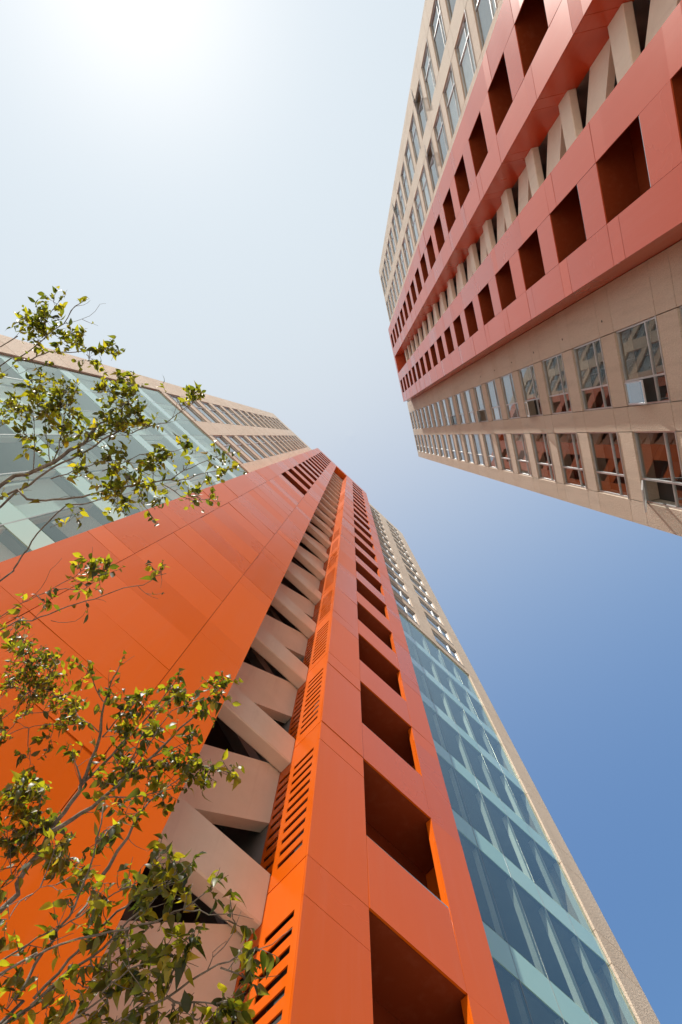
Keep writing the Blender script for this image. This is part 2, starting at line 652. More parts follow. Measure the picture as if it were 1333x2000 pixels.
        # loggia slabs and back of the column
        for k in range(T['first_open'][ci] - 1, klast + 1):
            zt = zt0 + k * H
            box('loggia_slab', root, (c0 + .07, c1 - .07, th + .004, p - .004, zt + .012, zt + .22), 'loggia_shade_red')
        box('back_panel', root, (c0 + .07, c1 - .07, p, p + .05, 0, top_r - .01), 'loggia_shade_red')
        box('top_cap', root, (c0 + .07, c1 - .07, th + .004, p + .04, top_r - .06, top_r), T['paint'])
    G = GP
    pieces('cladding_panel', 'cladding_panels', root, clad, T['paint'], 0.0, 292, .0025)
    # returns of the box
    box('side_panel', root, (r0, r0 + .06, th + .003, p + .04, 0, top_r - .004), T['paint'])
    box('side_panel', root, (r3 - .06, r3, th + .003, p + .04, 0, top_r - .004), T['paint'])
    # sides of the stair slot
    rear = T['beam_d'][1] + .03
    for sx in ((r1 - .05, r1 - .001), (r2 + .001, r2 + .049)):
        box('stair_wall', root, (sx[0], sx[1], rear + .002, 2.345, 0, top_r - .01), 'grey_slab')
    gtop = T['gap_top'] + E
    kk = range(-3, T['k_last'] + 1)
    if T['louver'] == 'high':
        box('side_panel', root, (r1 - .06, r1, th + .003, rear, 0, top_r - .006), T['paint'])
        plates = (r2,)
    else:
        box('side_panel', root, (r1 - .06, r1, th + .003, rear, 0, top_r - .006), T['paint'])
        plates = ()
    if plates:
        box('slot_shade_sheet', root, (r2 + .30, r2 + .33, th + .02, p - .01, 0, 39.0), 'dark_core')  # dark sheet added behind the louver so its slots look shaded
        zl = T['slot_z'] + E
        for k in kk:
            za = zt0 + k * H
            slots = []
            if za < 37:
                for i in range(11):
                    s = zl + k * H - i * .234
                    slots.append((s - .098, s))
            for a, b_ in ((max(za - H, 0) + G, za - G),):
                if b_ > a:
                    louver_plate(root, r2, .014, th + .003, rear, a, min(b_, top_r - .01), [(.125, .57), (.66, .915)], slots)
        louver_plate(root, r2, .014, th + .003, rear, zt0 + klast * H + G, top_r - .01, [], [])
    else:
        for k in kk:
            za = zt0 + k * H
            for a, b_ in ((za - H, za - .64), (za - .64, za)):
                a = max(a, 0)
                if b_ > a:
                    box('side_panel', root, (r2, r2 + .05, th + .003, rear, a + G, b_ - G), T['paint'])
        box('side_panel', root, (r2, r2 + .05, th + .003, rear, zt0 + klast * H + G, top_r - .01), T['paint'])
    box('lintel_panel', root, (r1 + .003, r2 - .003, .002, 1.9, gtop, top_r - .002), T['paint'])
    # ---- open stair in the slot: level balustrade beams in front, sloping flights behind
    d0, d1 = T['beam_d']
    bz, bh = T['beam_z'] + E, T['beam_h']
    slope = T['flight']                   # (z at low u, z at high u, vertical depth)
    e = .004
    for k in range(-3, 25):
        z = bz + k * H
        if z < 0 or z + bh > gtop:
            continue
        beam_y = d0
        if 'beam' + str(T['seed']) not in MESH:
            ch = .022
            prof = [(d0, ch), (d0 + ch, 0), (d1 - ch, 0), (d1, ch), (d1, bh - ch), (d1 - ch, bh), (d0 + ch, bh), (d0, bh - ch)]
            V = [(x_, y_, z_) for x_ in (r1 + e, r2 - e) for y_, z_ in prof]
            F = [(i, (i + 1) % 8, 8 + (i + 1) % 8, 8 + i) for i in range(8)] + [tuple(range(7, -1, -1)), tuple(range(8, 16))]
            MESH['beam' + str(T['seed'])] = prism_pts(V, F, 'stair_concrete', 'balustrade_beam')
        link('balustrade_beam', MESH['beam' + str(T['seed'])], root, (0, 0, z))
        fl = []
        za, zb, vh = z + slope[0], z + slope[1], slope[2]
        if max(za, zb) + vh < gtop:
            yy0, yy1 = d1 + .012, d1 + .20
            V = [(r1 + e, yy0, za), (r2 - e, yy0, zb), (r2 - e, yy1, zb), (r1 + e, yy1, za),
                 (r1 + e, yy0, za + vh), (r2 - e, yy0, zb + vh), (r2 - e, yy1, zb + vh), (r1 + e, yy1, za + vh)]
            F = [(0, 3, 2, 1), (4, 5, 6, 7), (0, 1, 5, 4), (1, 2, 6, 5), (2, 3, 7, 6), (3, 0, 4, 7)]
            link('stair_flight', prism_pts(V, F, 'stair_concrete', 'stair_flight'), root)
            # the flight behind it runs the other way
            zc, zd = z + bh * .3, z + bh * .3
            za2, zb2 = z + slope[1] - .2, z + slope[0] - .2
            yy0, yy1 = d1 + .55, d1 + .75
            V = [(r1 + e, yy0, za2), (r2 - e, yy0, zb2), (r2 - e, yy1, zb2), (r1 + e, yy1, za2),
                 (r1 + e, yy0, za2 + .35), (r2 - e, yy0, zb2 + .35), (r2 - e, yy1, zb2 + .35), (r1 + e, yy1, za2 + .35)]
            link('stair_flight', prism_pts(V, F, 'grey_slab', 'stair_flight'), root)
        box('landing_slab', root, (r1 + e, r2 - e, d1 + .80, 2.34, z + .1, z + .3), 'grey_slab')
    return root


TUBES = {}


def tube_mesh(a, b_, r, seg=8, mat='steel_rail'):
    key = (a, b_, r)
    if key in TUBES:
        return TUBES[key]
    V, F = [], []
    for x in (a[0], b_[0]):
        for i in range(seg):
            t = 2 * math.pi * i / seg
            V.append((x, a[1] + math.cos(t) * r, math.sin(t) * r))
    for i in range(seg):
        j = (i + 1) % seg
        F.append((i, i + seg, j + seg, j))
    F.append(tuple(range(seg)))
    F.append(tuple(range(2 * seg - 1, seg - 1, -1)))
    me = prism_pts(V, F, mat, 'handrail')
    TUBES[key] = me
    return me


# ground
gm = bpy.data.meshes.new('ground')
gm.from_pydata([(-600, -600, 0), (600, -600, 0), (600, 600, 0), (-600, 600, 0)], [], [(0, 1, 2, 3)])
gm.materials.append(MAT['paving'])
ground = link('ground', gm)
ground['kind'] = 'structure'

LEFT = dict(
    label='tower on the left with orange-red box, curtain glass wings and louvred stair slot', seed=1,
    loc=(-2.536, 2.7287), rot=0.748807, p=.80, edge=(-8.95, 13.08), red=(-1.93, 1.164, 2.815, 6.014),
    top_wall=82.6, top_red=79.4, glass_top=31.2, win_z=31.95, win_h=2.5,
    wings=[([(-8.95, -7.88), (-5.93, -4.92), (-2.92, -1.935)], [(-7.88, -5.93), (-4.92, -2.92)]),
           ([(6.02, 6.92), (8.90, 10.05), (11.95, 13.08)], [(6.92, 8.90), (10.05, 11.95)])],
    edge_strip=[(-8.95, -8.0), (12.08, 13.08)], glass=[(-8.0, -1.94), (6.03, 12.07)], cell=1.0068, span_z=13.40,
    op=((-1.26, .33), (3.756, 5.296)), open_z=6.905, open_h=2.135, k_last=20, first_open=(8, -4),
    paint='red_panel', jamb=True, louver='high', slot_z=9.66 - 3.5, gap_top=77.6, beam_d=(.68, .93), beam_z=6.45, beam_h=.83, flight=(.80, 2.15, 1.58),
    open={}, ties=[])
RIGHT = dict(
    label='tower on the right with dull red box between four columns of windows', seed=5,
    loc=(6.5637, -1.4988), rot=-1.795294, p=.86, edge=(-4.34, 18.35), red=(2.43, 5.62, 7.50, 10.68),
    top_wall=82.0, top_red=76.6, glass_top=None, win_z=16.05, win_h=2.5,
    wings=[([(-4.34, -3.63), (-1.62, -.91), (1.14, 2.425)], [(-3.63, -1.62), (-.91, 1.14)]),
           ([(10.685, 12.30), (14.38, 15.27), (17.33, 18.35)], [(12.30, 14.38), (15.27, 17.33)])],
    edge_strip=None, glass=[], cell=1, span_z=0,
    op=((3.375, 4.739), (8.385, 9.774)), open_z=15.795, open_h=2.24, k_last=17, first_open=(-4, -4),
    paint='coral_panel', jamb=False, louver='', slot_z=0, gap_top=75.3, beam_d=(.78, 1.01), beam_z=15.04, beam_h=.81, flight=(2.70, 1.20, 1.35),
    open={(0, 0, 0): 24, (0, 1, 0): 9, (0, 1, 3): 12, (0, 1, 6): 14, (1, 1, 6): 14, (1, 0, 6): 10, (0, 1, 9): 12, (1, 1, 11): 12},
    ties=[(1.55, 19.2), (1.55, 22.7), (1.55, 26.2), (1.55, 29.7), (1.55, 33.2), (1.55, 36.7)])
tower(LEFT)
tower(RIGHT)

# ------------------------------------------------------------------ tree
BRANCHES = [
 (0.0275, 0.011, 0.2, [(-2.411,1.581,2.3),(-2.181,2.163,3.555),(-1.847,2.494,4.8),(-1.799,2.4,4.9),(-1.732,2.304,5.0),(-1.665,2.169,5.1),(-1.588,2.078,5.2),(-1.583,2.04,5.25)]),
 (0.011, 0.003, 0.5, [(-1.583,2.04,5.25),(-1.535,1.923,5.3),(-1.522,1.821,5.4),(-1.534,1.705,5.5),(-1.525,1.585,5.6),(-1.469,1.455,5.65)]),
 (0.004, 0.002, 0.9, [(-1.52,1.779,5.4),(-1.642,1.721,5.45),(-1.693,1.701,5.5)]),
 (0.004, 0.002, 1, [(-1.528,1.624,5.5),(-1.574,1.553,5.52),(-1.623,1.466,5.55),(-1.677,1.418,5.57)]),
 (0.01, 0.003, 1, [(-1.583,2.04,5.25),(-1.51,1.98,5.3),(-1.424,1.899,5.35),(-1.368,1.827,5.4),(-1.292,1.777,5.5),(-1.247,1.718,5.6),(-1.139,1.587,5.7)]),
 (0.005, 0.002, 1, [(-1.501,1.811,5.4),(-1.438,1.73,5.45),(-1.374,1.666,5.5),(-1.31,1.647,5.55)]),
 (0.007, 0.002, 0.8, [(-1.553,1.996,5.2),(-1.6,1.929,5.25),(-1.635,1.892,5.3)]),
 (0.01, 0.004, 0.3, [(-1.197,2.099,4.5),(-1.134,2.015,4.6),(-1.077,1.924,4.7),(-1.04,1.877,4.8)]),
 (0.004, 0.002, 1, [(-1.04,1.877,4.8),(-0.975,1.835,4.85),(-0.919,1.811,4.9),(-0.863,1.74,4.9)]),
 (0.006, 0.003, 0.2, [(-1.171,2.044,4.2),(-1.176,2.074,4.35),(-1.197,2.099,4.5)]),
 (0.012, 0.002, 0.8, [(-1.553,2.042,4.8),(-1.465,2.001,4.85),(-1.374,1.959,4.9),(-1.259,1.883,5.0),(-1.129,1.801,5.1),(-1.017,1.706,5.2),(-0.893,1.603,5.25),(-0.76,1.491,5.3),(-0.723,1.44,5.3)]),
 (0.005, 0.002, 0.9, [(-1.171,1.821,5.05),(-1.082,1.808,5.05),(-0.972,1.804,5.05),(-0.864,1.83,5.1),(-0.771,1.838,5.1),(-0.686,1.867,5.1)]),
 (0.004, 0.002, 0.9, [(-1.304,1.906,4.9),(-1.181,1.905,4.9),(-1.044,1.884,4.9),(-0.934,1.854,4.9)]),
 (0.004, 0.0015, 0.6, [(-1.1,1.78,5.1),(-1.013,1.749,5.1),(-0.969,1.716,5.1),(-0.925,1.701,5.1)]),
 (0.004, 0.0015, 1, [(-1.198,1.839,5.0),(-1.127,1.726,5.1),(-1.066,1.606,5.1),(-1.006,1.539,5.15),(-0.931,1.523,5.2),(-0.828,1.483,5.2)]),
 (0.004, 0.0015, 1, [(-1.27,1.892,5.0),(-1.199,1.757,5.1),(-1.168,1.667,5.1),(-1.108,1.569,5.15),(-1.047,1.5,5.2)]),
 (0.01625, 0.003, 0.3, [(-2.428,1.598,1.75),(-1.853,1.935,2.702),(-1.238,2.066,3.7),(-1.234,2.063,3.8),(-1.205,2.012,3.9),(-1.186,1.996,4.0),(-1.156,1.949,4.05),(-1.13,1.92,4.1),(-1.113,1.843,4.2),(-1.107,1.764,4.3),(-1.115,1.659,4.4)]),
 (0.005, 0.0018, 0.9, [(-1.107,1.764,4.3),(-1.082,1.753,4.35),(-1.072,1.752,4.4)]),
 (0.015, 0.003, 0.7, [(-2.428,1.598,1.75),(-1.839,1.933,2.702),(-1.212,2.062,3.7),(-1.16,2.062,3.8),(-1.091,2.0,3.85),(-1.038,1.95,3.9),(-0.981,1.911,3.95),(-0.917,1.865,4.0),(-0.844,1.797,4.0),(-0.802,1.741,4.05),(-0.781,1.696,4.1)]),
 (0.006, 0.002, 0.9, [(-1.151,2.042,3.75),(-1.078,1.995,3.8),(-1.0,1.932,3.8),(-0.923,1.892,3.85),(-0.841,1.827,3.9),(-0.761,1.763,3.9),(-0.696,1.705,3.95),(-0.635,1.652,3.95)]),
 (0.01125, 0.002, 0.5, [(-2.426,1.596,1.8),(-1.871,1.873,2.78),(-1.271,1.954,3.8),(-1.15,1.891,3.8),(-1.052,1.847,3.8),(-0.929,1.84,3.85),(-0.824,1.812,3.85),(-0.73,1.794,3.85),(-0.674,1.755,3.85),(-0.614,1.734,3.85),(-0.564,1.692,3.85),(-0.521,1.655,3.85)]),
 (0.003, 0.0015, 0.4, [(-0.614,1.738,3.85),(-0.552,1.743,3.85),(-0.499,1.763,3.85),(-0.448,1.779,3.85)]),
 (0.00875, 0.002, 0.7, [(-2.424,1.594,1.85),(-1.908,1.899,2.858),(-1.34,2.003,3.9),(-1.265,1.98,3.95),(-1.196,1.954,4.0),(-1.102,1.909,4.0),(-0.976,1.825,4.0),(-0.891,1.802,4.05),(-0.786,1.745,4.05)]),
 (0.01375, 0.002, 0.3, [(-2.429,1.599,1.7),(-1.584,1.876,2.625),(-0.747,1.958,3.6),(-0.683,1.904,3.6),(-0.618,1.876,3.62),(-0.546,1.851,3.65),(-0.482,1.804,3.65),(-0.416,1.793,3.68),(-0.364,1.781,3.7),(-0.326,1.759,3.7)]),
 (0.004, 0.0015, 0.8, [(-0.442,1.803,3.66),(-0.388,1.825,3.66),(-0.357,1.85,3.66)]),
 (0.005, 0.002, 0.5, [(-0.618,1.876,3.62),(-0.564,1.874,3.6),(-0.482,1.886,3.6),(-0.433,1.878,3.6)]),
 (0.004, 0.0015, 0.8, [(-0.619,1.869,3.62),(-0.599,1.816,3.65),(-0.585,1.801,3.7),(-0.554,1.762,3.7)]),
 (0.002, 0.001, 0, [(-0.485,1.806,3.65),(-0.467,1.747,3.65),(-0.449,1.719,3.65),(-0.417,1.696,3.65)]),
 (0.005, 0.0015, 0.7, [(-2.429,1.599,1.7),(-1.597,1.868,2.625),(-0.771,1.943,3.6),(-0.722,1.885,3.6),(-0.689,1.838,3.6),(-0.663,1.819,3.6)]),
 (0.0075, 0.002, 0.8, [(-2.429,1.599,1.7),(-1.678,1.869,2.625),(-0.918,1.945,3.6),(-0.848,1.895,3.65),(-0.803,1.872,3.7),(-0.738,1.832,3.7),(-0.647,1.782,3.7),(-0.602,1.762,3.7)]),
 (0.00375, 0.0015, 0.2, [(-2.417,1.587,2.1),(-2.056,1.986,3.245),(-1.616,2.167,4.4),(-1.494,2.127,4.4),(-1.42,2.063,4.4),(-1.348,2.045,4.4)]),
 (0.0075, 0.002, 0.8, [(-2.41,1.58,2.35),(-2.204,2.072,3.633),(-1.891,2.33,4.9),(-1.769,2.305,4.8),(-1.828,2.211,4.9),(-1.891,2.157,5.0),(-1.895,2.081,5.1)]),
 (0.00625, 0.002, 0.8, [(-2.411,1.581,2.3),(-2.138,2.065,3.555),(-1.769,2.316,4.8),(-1.773,2.21,4.9),(-1.731,2.096,5.0),(-1.746,2.034,5.1)]),
 (0.0275, 0.012, 0.25, [(-2.392,1.562,2.95),(-2.482,0.972,4.562),(-2.41,0.344,6.1),(-2.244,0.263,6.15),(-2.075,0.183,6.2),(-2.0,0.096,6.3),(-1.91,0.046,6.35),(-1.851,-0.084,6.45)]),
 (0.015, 0.006, 0.4, [(-2.393,1.563,2.9),(-2.458,1.045,4.485),(-2.365,0.475,6.0),(-2.197,0.326,6.1),(-2.059,0.208,6.2),(-1.877,0.12,6.25),(-1.765,0.031,6.3),(-1.669,-0.042,6.4)]),
 (0.006, 0.002, 1, [(-1.851,-0.084,6.45),(-1.742,-0.135,6.5),(-1.676,-0.232,6.55),(-1.633,-0.291,6.6)]),
 (0.005, 0.002, 1, [(-1.914,0.053,6.35),(-1.801,-0.005,6.4),(-1.651,-0.042,6.4),(-1.516,-0.08,6.45)]),
 (0.005, 0.0018, 0.9, [(-2.075,0.172,6.2),(-2.056,-0.005,6.3),(-2.061,-0.189,6.4),(-2.03,-0.298,6.4)]),
 (0.004, 0.0018, 0.9, [(-2.094,0.19,6.2),(-2.166,-0.005,6.3),(-2.189,-0.151,6.35),(-2.273,-0.262,6.4)]),
 (0.004, 0.0018, 0.9, [(-2.199,0.241,6.15),(-2.232,0.03,6.25),(-2.253,-0.149,6.3),(-2.373,-0.221,6.3)]),
 (0.005, 0.0018, 0.4, [(-1.67,-0.035,6.4),(-1.588,-0.024,6.4),(-1.437,-0.08,6.45),(-1.343,-0.095,6.45),(-1.259,-0.161,6.45),(-1.202,-0.213,6.5),(-1.156,-0.248,6.5)]),
 (0.0175, 0.005, 0.35, [(-2.395,1.564,2.85),(-2.426,1.006,4.408),(-2.307,0.403,5.9),(-2.122,0.413,5.9),(-1.975,0.423,5.95),(-1.852,0.412,6.0),(-1.705,0.377,6.0),(-1.562,0.35,6.05),(-1.406,0.326,6.1),(-1.23,0.297,6.1)]),
 (0.004, 0.0015, 0.6, [(-1.23,0.297,6.1),(-1.147,0.301,6.1),(-1.036,0.262,6.1),(-0.927,0.238,6.1),(-0.856,0.224,6.1)]),
 (0.004, 0.0015, 0.7, [(-1.23,0.297,6.1),(-1.137,0.231,6.1),(-1.034,0.196,6.1),(-0.923,0.144,6.1),(-0.837,0.116,6.1)]),
 (0.004, 0.0015, 0.7, [(-1.304,0.318,6.1),(-1.166,0.403,6.1),(-1.077,0.441,6.1),(-1.001,0.431,6.1)]),
 (0.003, 0.0015, 0.8, [(-1.407,0.333,6.1),(-1.459,0.431,6.1),(-1.398,0.502,6.1)]),
 (0.004, 0.0015, 0.9, [(-1.68,0.236,6.05),(-1.556,0.186,6.1),(-1.442,0.133,6.1),(-1.343,0.106,6.1),(-1.273,0.099,6.1)]),
 (0.005, 0.0015, 0.8, [(-2.054,0.291,6.1),(-1.839,0.221,6.1),(-1.661,0.168,6.1),(-1.479,0.186,6.1)]),
 (0.015, 0.003, 0.6, [(-2.381,1.551,3.3),(-2.653,0.483,5.105),(-2.73,-0.536,6.8),(-2.611,-0.586,6.8),(-2.49,-0.678,6.85),(-2.394,-0.785,6.9),(-2.277,-0.885,6.95),(-2.232,-0.993,7.0),(-2.164,-1.048,7.0)]),
 (0.002, 0.001, 0, [(-2.277,-0.885,6.95),(-2.203,-0.913,7.0),(-2.088,-0.947,7.0),(-2.004,-1.04,7.0),(-1.954,-1.048,7.0)]),
 (0.006, 0.002, 0.7, [(-2.611,-0.579,6.8),(-2.478,-0.594,6.8),(-2.333,-0.648,6.8),(-2.178,-0.64,6.8),(-2.022,-0.663,6.8),(-1.904,-0.667,6.8),(-1.829,-0.663,6.8)]),
 (0.004, 0.0015, 1, [(-2.394,-0.787,6.9),(-2.42,-0.893,6.95),(-2.376,-1.001,7.0),(-2.332,-1.061,7.0)]),
 (0.0075, 0.004, 0, [(-2.381,1.551,3.3),(-2.694,0.428,5.105),(-2.804,-0.637,6.8),(-2.721,-0.684,6.8),(-2.576,-0.767,6.8)]),
 (0.00375, 0.0015, 0.8, [(-2.384,1.554,3.2),(-2.599,0.532,4.95),(-2.629,-0.449,6.6),(-2.477,-0.463,6.6),(-2.408,-0.492,6.6),(-2.297,-0.518,6.6)]),
 (0.005, 0.0015, 0.9, [(-2.384,1.554,3.2),(-2.607,0.671,4.95),(-2.644,-0.197,6.6),(-2.524,-0.254,6.6),(-2.423,-0.33,6.6),(-2.341,-0.406,6.6)]),
 (0.005, 0.0015, 0.9, [(-2.384,1.554,3.2),(-2.61,0.734,4.95),(-2.65,-0.083,6.6),(-2.488,-0.197,6.6),(-2.37,-0.235,6.6)]),
 (0.015, 0.004, 0.1, [(-2.396,1.566,2.8),(-2.416,1.303,4.33),(-2.286,0.943,5.8),(-2.217,0.868,5.85),(-2.11,0.697,5.9),(-2.003,0.551,5.95),(-1.897,0.45,6.0)]),
 (0.005, 0.002, 0.6, [(-1.897,0.457,6.0),(-1.781,0.45,6.0),(-1.686,0.42,6.0),(-1.58,0.37,6.0)]),
 (0.002, 0.001, 0.4, [(-2.008,0.607,5.95),(-1.914,0.579,5.95),(-1.864,0.537,6.0)]),
 (0.0075, 0.002, 0.5, [(-2.399,1.569,2.7),(-2.365,1.405,4.175),(-2.191,1.125,5.6),(-2.059,1.04,5.7),(-1.913,0.975,5.75),(-1.798,0.908,5.8),(-1.694,0.837,5.8)]),
 (0.003, 0.0015, 0.8, [(-1.913,0.975,5.75),(-1.83,0.978,5.75),(-1.735,0.989,5.8),(-1.665,0.938,5.8),(-1.596,0.887,5.8)]),
 (0.002, 0.001, 0.3, [(-2.041,1.027,5.7),(-1.972,0.967,5.7),(-1.901,0.85,5.7),(-1.825,0.768,5.7)]),
 (0.01125, 0.002, 0.25, [(-2.4,1.57,2.65),(-2.338,1.435,4.098),(-2.141,1.179,5.5),(-1.964,1.131,5.55),(-1.714,1.04,5.6),(-1.563,1.005,5.65),(-1.443,0.961,5.7),(-1.316,0.939,5.7),(-1.233,0.881,5.7),(-1.167,0.865,5.7)]),
 (0.002, 0.001, 0, [(-1.847,1.131,5.55),(-1.752,1.143,5.55),(-1.676,1.121,5.6),(-1.648,1.079,5.6)]),
 (0.002, 0.001, 0.3, [(-1.349,0.948,5.7),(-1.302,0.997,5.7),(-1.221,1.03,5.7)]),
 (0.00875, 0.002, 0.7, [(-2.396,1.566,2.8),(-2.451,1.898,4.33),(-2.351,2.025,5.8),(-2.162,1.972,5.9),(-2.029,1.96,5.9),(-1.892,1.963,5.9)]),
 (0.0075, 0.002, 0.9, [(-2.393,1.563,2.9),(-2.507,1.871,4.485),(-2.454,1.978,6.0),(-2.336,1.877,6.1),(-2.25,1.806,6.2),(-2.197,1.726,6.3),(-2.167,1.648,6.3)]),
 (0.00625, 0.002, 0.9, [(-2.39,1.56,3.0),(-2.561,1.829,4.64),(-2.556,1.904,6.2),(-2.543,1.768,6.3),(-2.51,1.645,6.4),(-2.447,1.545,6.4)]),
 (0.00625, 0.002, 0.9, [(-2.396,1.566,2.8),(-2.451,1.889,4.33),(-2.35,2.007,5.8),(-2.256,1.907,5.9),(-2.144,1.913,6.0),(-1.999,1.893,6.0),(-1.908,1.855,6.0)]),
]
CLUSTERS = [
 ((-2.486,1.719,6.5), 0.159, 95),
 ((-2.285,1.803,6.4), 0.130, 80),
 ((-2.614,1.884,6.5), 0.114, 50),
 ((-2.428,1.925,6.4), 0.186, 80),
 ((-2.142,1.883,6.2), 0.107, 50),
 ((-1.982,1.912,6.0), 0.095, 45),
 ((-2.266,1.663,6.4), 0.052, 18),
 ((-2.38,1.443,6.2), 0.100, 22),
 ((-1.946,2.093,5.2), 0.106, 55),
 ((-1.854,2.045,5.2), 0.111, 40),
 ((-1.862,2.157,5.0), 0.105, 45),
 ((-1.734,2.156,5.0), 0.118, 40),
 ((-1.588,2.199,4.8), 0.062, 12),
 ((-1.491,2.141,4.8), 0.074, 22),
 ((-2.052,2.052,5.9), 0.047, 12),
 ((-2.152,2.186,5.8), 0.081, 12),
 ((-2.419,-0.913,6.95), 0.124, 38),
 ((-2.538,-0.905,6.9), 0.082, 20),
 ((-2.465,-0.748,6.9), 0.115, 30),
 ((-2.282,-0.767,6.9), 0.103, 22),
 ((-2.14,-0.74,6.85), 0.102, 22),
 ((-2.027,-0.597,6.8), 0.089, 18),
 ((-1.904,-0.674,6.8), 0.060, 22),
 ((-2.373,-1.061,7.0), 0.075, 14),
 ((-2.09,-0.323,6.5), 0.106, 60),
 ((-2.092,-0.228,6.45), 0.090, 45),
 ((-2.344,-0.349,6.6), 0.108, 30),
 ((-2.477,-0.193,6.5), 0.133, 45),
 ((-2.221,-0.189,6.4), 0.104, 30),
 ((-2.278,0.031,6.3), 0.091, 22),
 ((-1.805,-0.329,6.6), 0.116, 50),
 ((-1.695,-0.232,6.55), 0.134, 60),
 ((-1.65,-0.367,6.6), 0.097, 30),
 ((-1.705,-0.079,6.4), 0.111, 40),
 ((-1.587,-0.137,6.5), 0.106, 40),
 ((-1.91,-0.042,6.35), 0.110, 30),
 ((-2.053,-0.059,6.3), 0.073, 20),
 ((-1.878,0.19,6.2), 0.107, 24),
 ((-1.607,0.153,6.15), 0.077, 28),
 ((-1.524,0.273,6.1), 0.122, 30),
 ((-1.598,0.357,6.05), 0.096, 25),
 ((-1.348,0.255,6.1), 0.097, 28),
 ((-1.273,0.116,6.1), 0.045, 18),
 ((-1.167,-0.267,6.5), 0.049, 18),
 ((-1.133,0.081,6.1), 0.049, 9),
 ((-1.143,0.196,6.1), 0.021, 2),
 ((-1.389,0.449,6.1), 0.070, 16),
 ((-1.566,0.456,6.0), 0.061, 22),
 ((-0.964,0.325,6.1), 0.042, 9),
 ((-1.054,0.413,6.1), 0.077, 18),
 ((-0.907,0.151,6.1), 0.056, 9),
 ((-0.821,0.22,6.1), 0.021, 4),
 ((-1.354,-0.311,6.5), 0.023, 2),
 ((-1.677,0.82,5.8), 0.052, 16),
 ((-1.596,0.887,5.8), 0.071, 18),
 ((-1.717,0.972,5.8), 0.065, 14),
 ((-2.097,1.172,5.6), 0.077, 14),
 ((-1.96,1.05,5.7), 0.032, 5),
 ((-1.216,0.865,5.7), 0.044, 7),
 ((-1.762,0.854,5.8), 0.026, 3),
 ((-1.518,1.585,5.6), 0.031, 4),
 ((-1.657,1.499,5.55), 0.037, 7),
 ((-1.484,1.643,5.5), 0.036, 5),
 ((-1.341,1.626,5.5), 0.060, 14),
 ((-1.263,1.696,5.55), 0.076, 22),
 ((-1.143,1.602,5.65), 0.056, 14),
 ((-1.36,1.736,5.45), 0.074, 22),
 ((-1.127,1.714,5.2), 0.067, 22),
 ((-0.943,1.52,5.25), 0.071, 26),
 ((-0.826,1.55,5.25), 0.051, 12),
 ((-0.76,1.462,5.3), 0.046, 22),
 ((-0.896,1.68,5.1), 0.022, 9),
 ((-1.029,1.816,5.1), 0.032, 4),
 ((-0.903,1.807,5.0), 0.058, 30),
 ((-1.1,1.853,5.0), 0.066, 18),
 ((-0.843,1.844,5.1), 0.049, 16),
 ((-0.671,1.858,5.1), 0.032, 8),
 ((-0.792,1.889,5.1), 0.019, 4),
 ((-1.377,1.922,5.3), 0.086, 26),
 ((-1.201,1.787,5.1), 0.081, 20),
 ((-1.365,1.939,5.1), 0.068, 16),
 ((-0.99,1.898,4.9), 0.038, 6),
 ((-1.125,1.879,4.7), 0.053, 20),
 ((-1.434,1.981,4.6), 0.070, 22),
 ((-1.294,2.018,4.5), 0.056, 10),
 ((-1.099,1.913,4.2), 0.048, 9),
 ((-1.138,1.822,4.4), 0.032, 7),
 ((-1.458,2.047,4.2), 0.036, 7),
 ((-1.164,1.932,4.0), 0.046, 9),
 ((-1.165,1.898,4.1), 0.039, 9),
 ((-0.998,1.853,4.0), 0.065, 16),
 ((-0.89,1.779,4.05), 0.057, 16),
 ((-0.785,1.701,4.05), 0.042, 18),
 ((-0.675,1.673,3.95), 0.055, 26),
 ((-0.624,1.699,3.9), 0.039, 12),
 ((-0.814,1.818,4.0), 0.065, 20),
 ((-1.259,1.959,3.9), 0.053, 8),
 ((-0.506,1.651,3.85), 0.021, 7),
 ((-0.433,1.772,3.85), 0.024, 7),
 ((-0.902,1.891,3.9), 0.062, 22),
 ((-0.79,1.848,3.8), 0.051, 26),
 ((-0.906,1.931,3.8), 0.060, 28),
 ((-0.812,1.906,3.75), 0.050, 26),
 ((-0.665,1.783,3.7), 0.041, 14),
 ((-0.558,1.762,3.7), 0.029, 16),
 ((-0.603,1.782,3.7), 0.029, 8),
 ((-1.003,1.994,3.8), 0.060, 20),
 ((-0.851,1.961,3.7), 0.057, 24),
 ((-1.121,2.078,3.8), 0.060, 16),
 ((-0.744,1.933,3.6), 0.046, 22),
 ((-1.264,2.101,3.8), 0.043, 10),
 ((-0.588,1.884,3.6), 0.028, 10),
 ((-0.433,1.881,3.6), 0.039, 20),
 ((-0.374,1.889,3.55), 0.033, 12),
 ((-0.503,1.939,3.6), 0.031, 9),
 ((-0.357,1.84,3.66), 0.026, 10),
 ((-0.326,1.769,3.7), 0.026, 12),
 ((-0.607,1.94,3.6), 0.028, 6),
 ((-0.672,1.838,3.6), 0.015, 3),
 ((-0.887,1.993,3.65), 0.040, 12),
]



def catmull(P, step):
    out = []
    n = len(P)
    for i in range(n - 1):
        p0 = P[i - 1] if i > 0 else P[i] * 2 - P[i + 1]
        p1, p2 = P[i], P[i + 1]
        p3 = P[i + 2] if i + 2 < n else P[i + 1] * 2 - P[i]
        m = max(2, int((p2 - p1).length / step))
        for j in range(m):
            t = j / m
            out.append(.5 * ((2 * p1) + (p2 - p0) * t + (2 * p0 - 5 * p1 + 4 * p2 - p3) * t * t + (3 * p1 - p0 - 3 * p2 + p3) * t ** 3))
    out.append(P[-1])
    return out


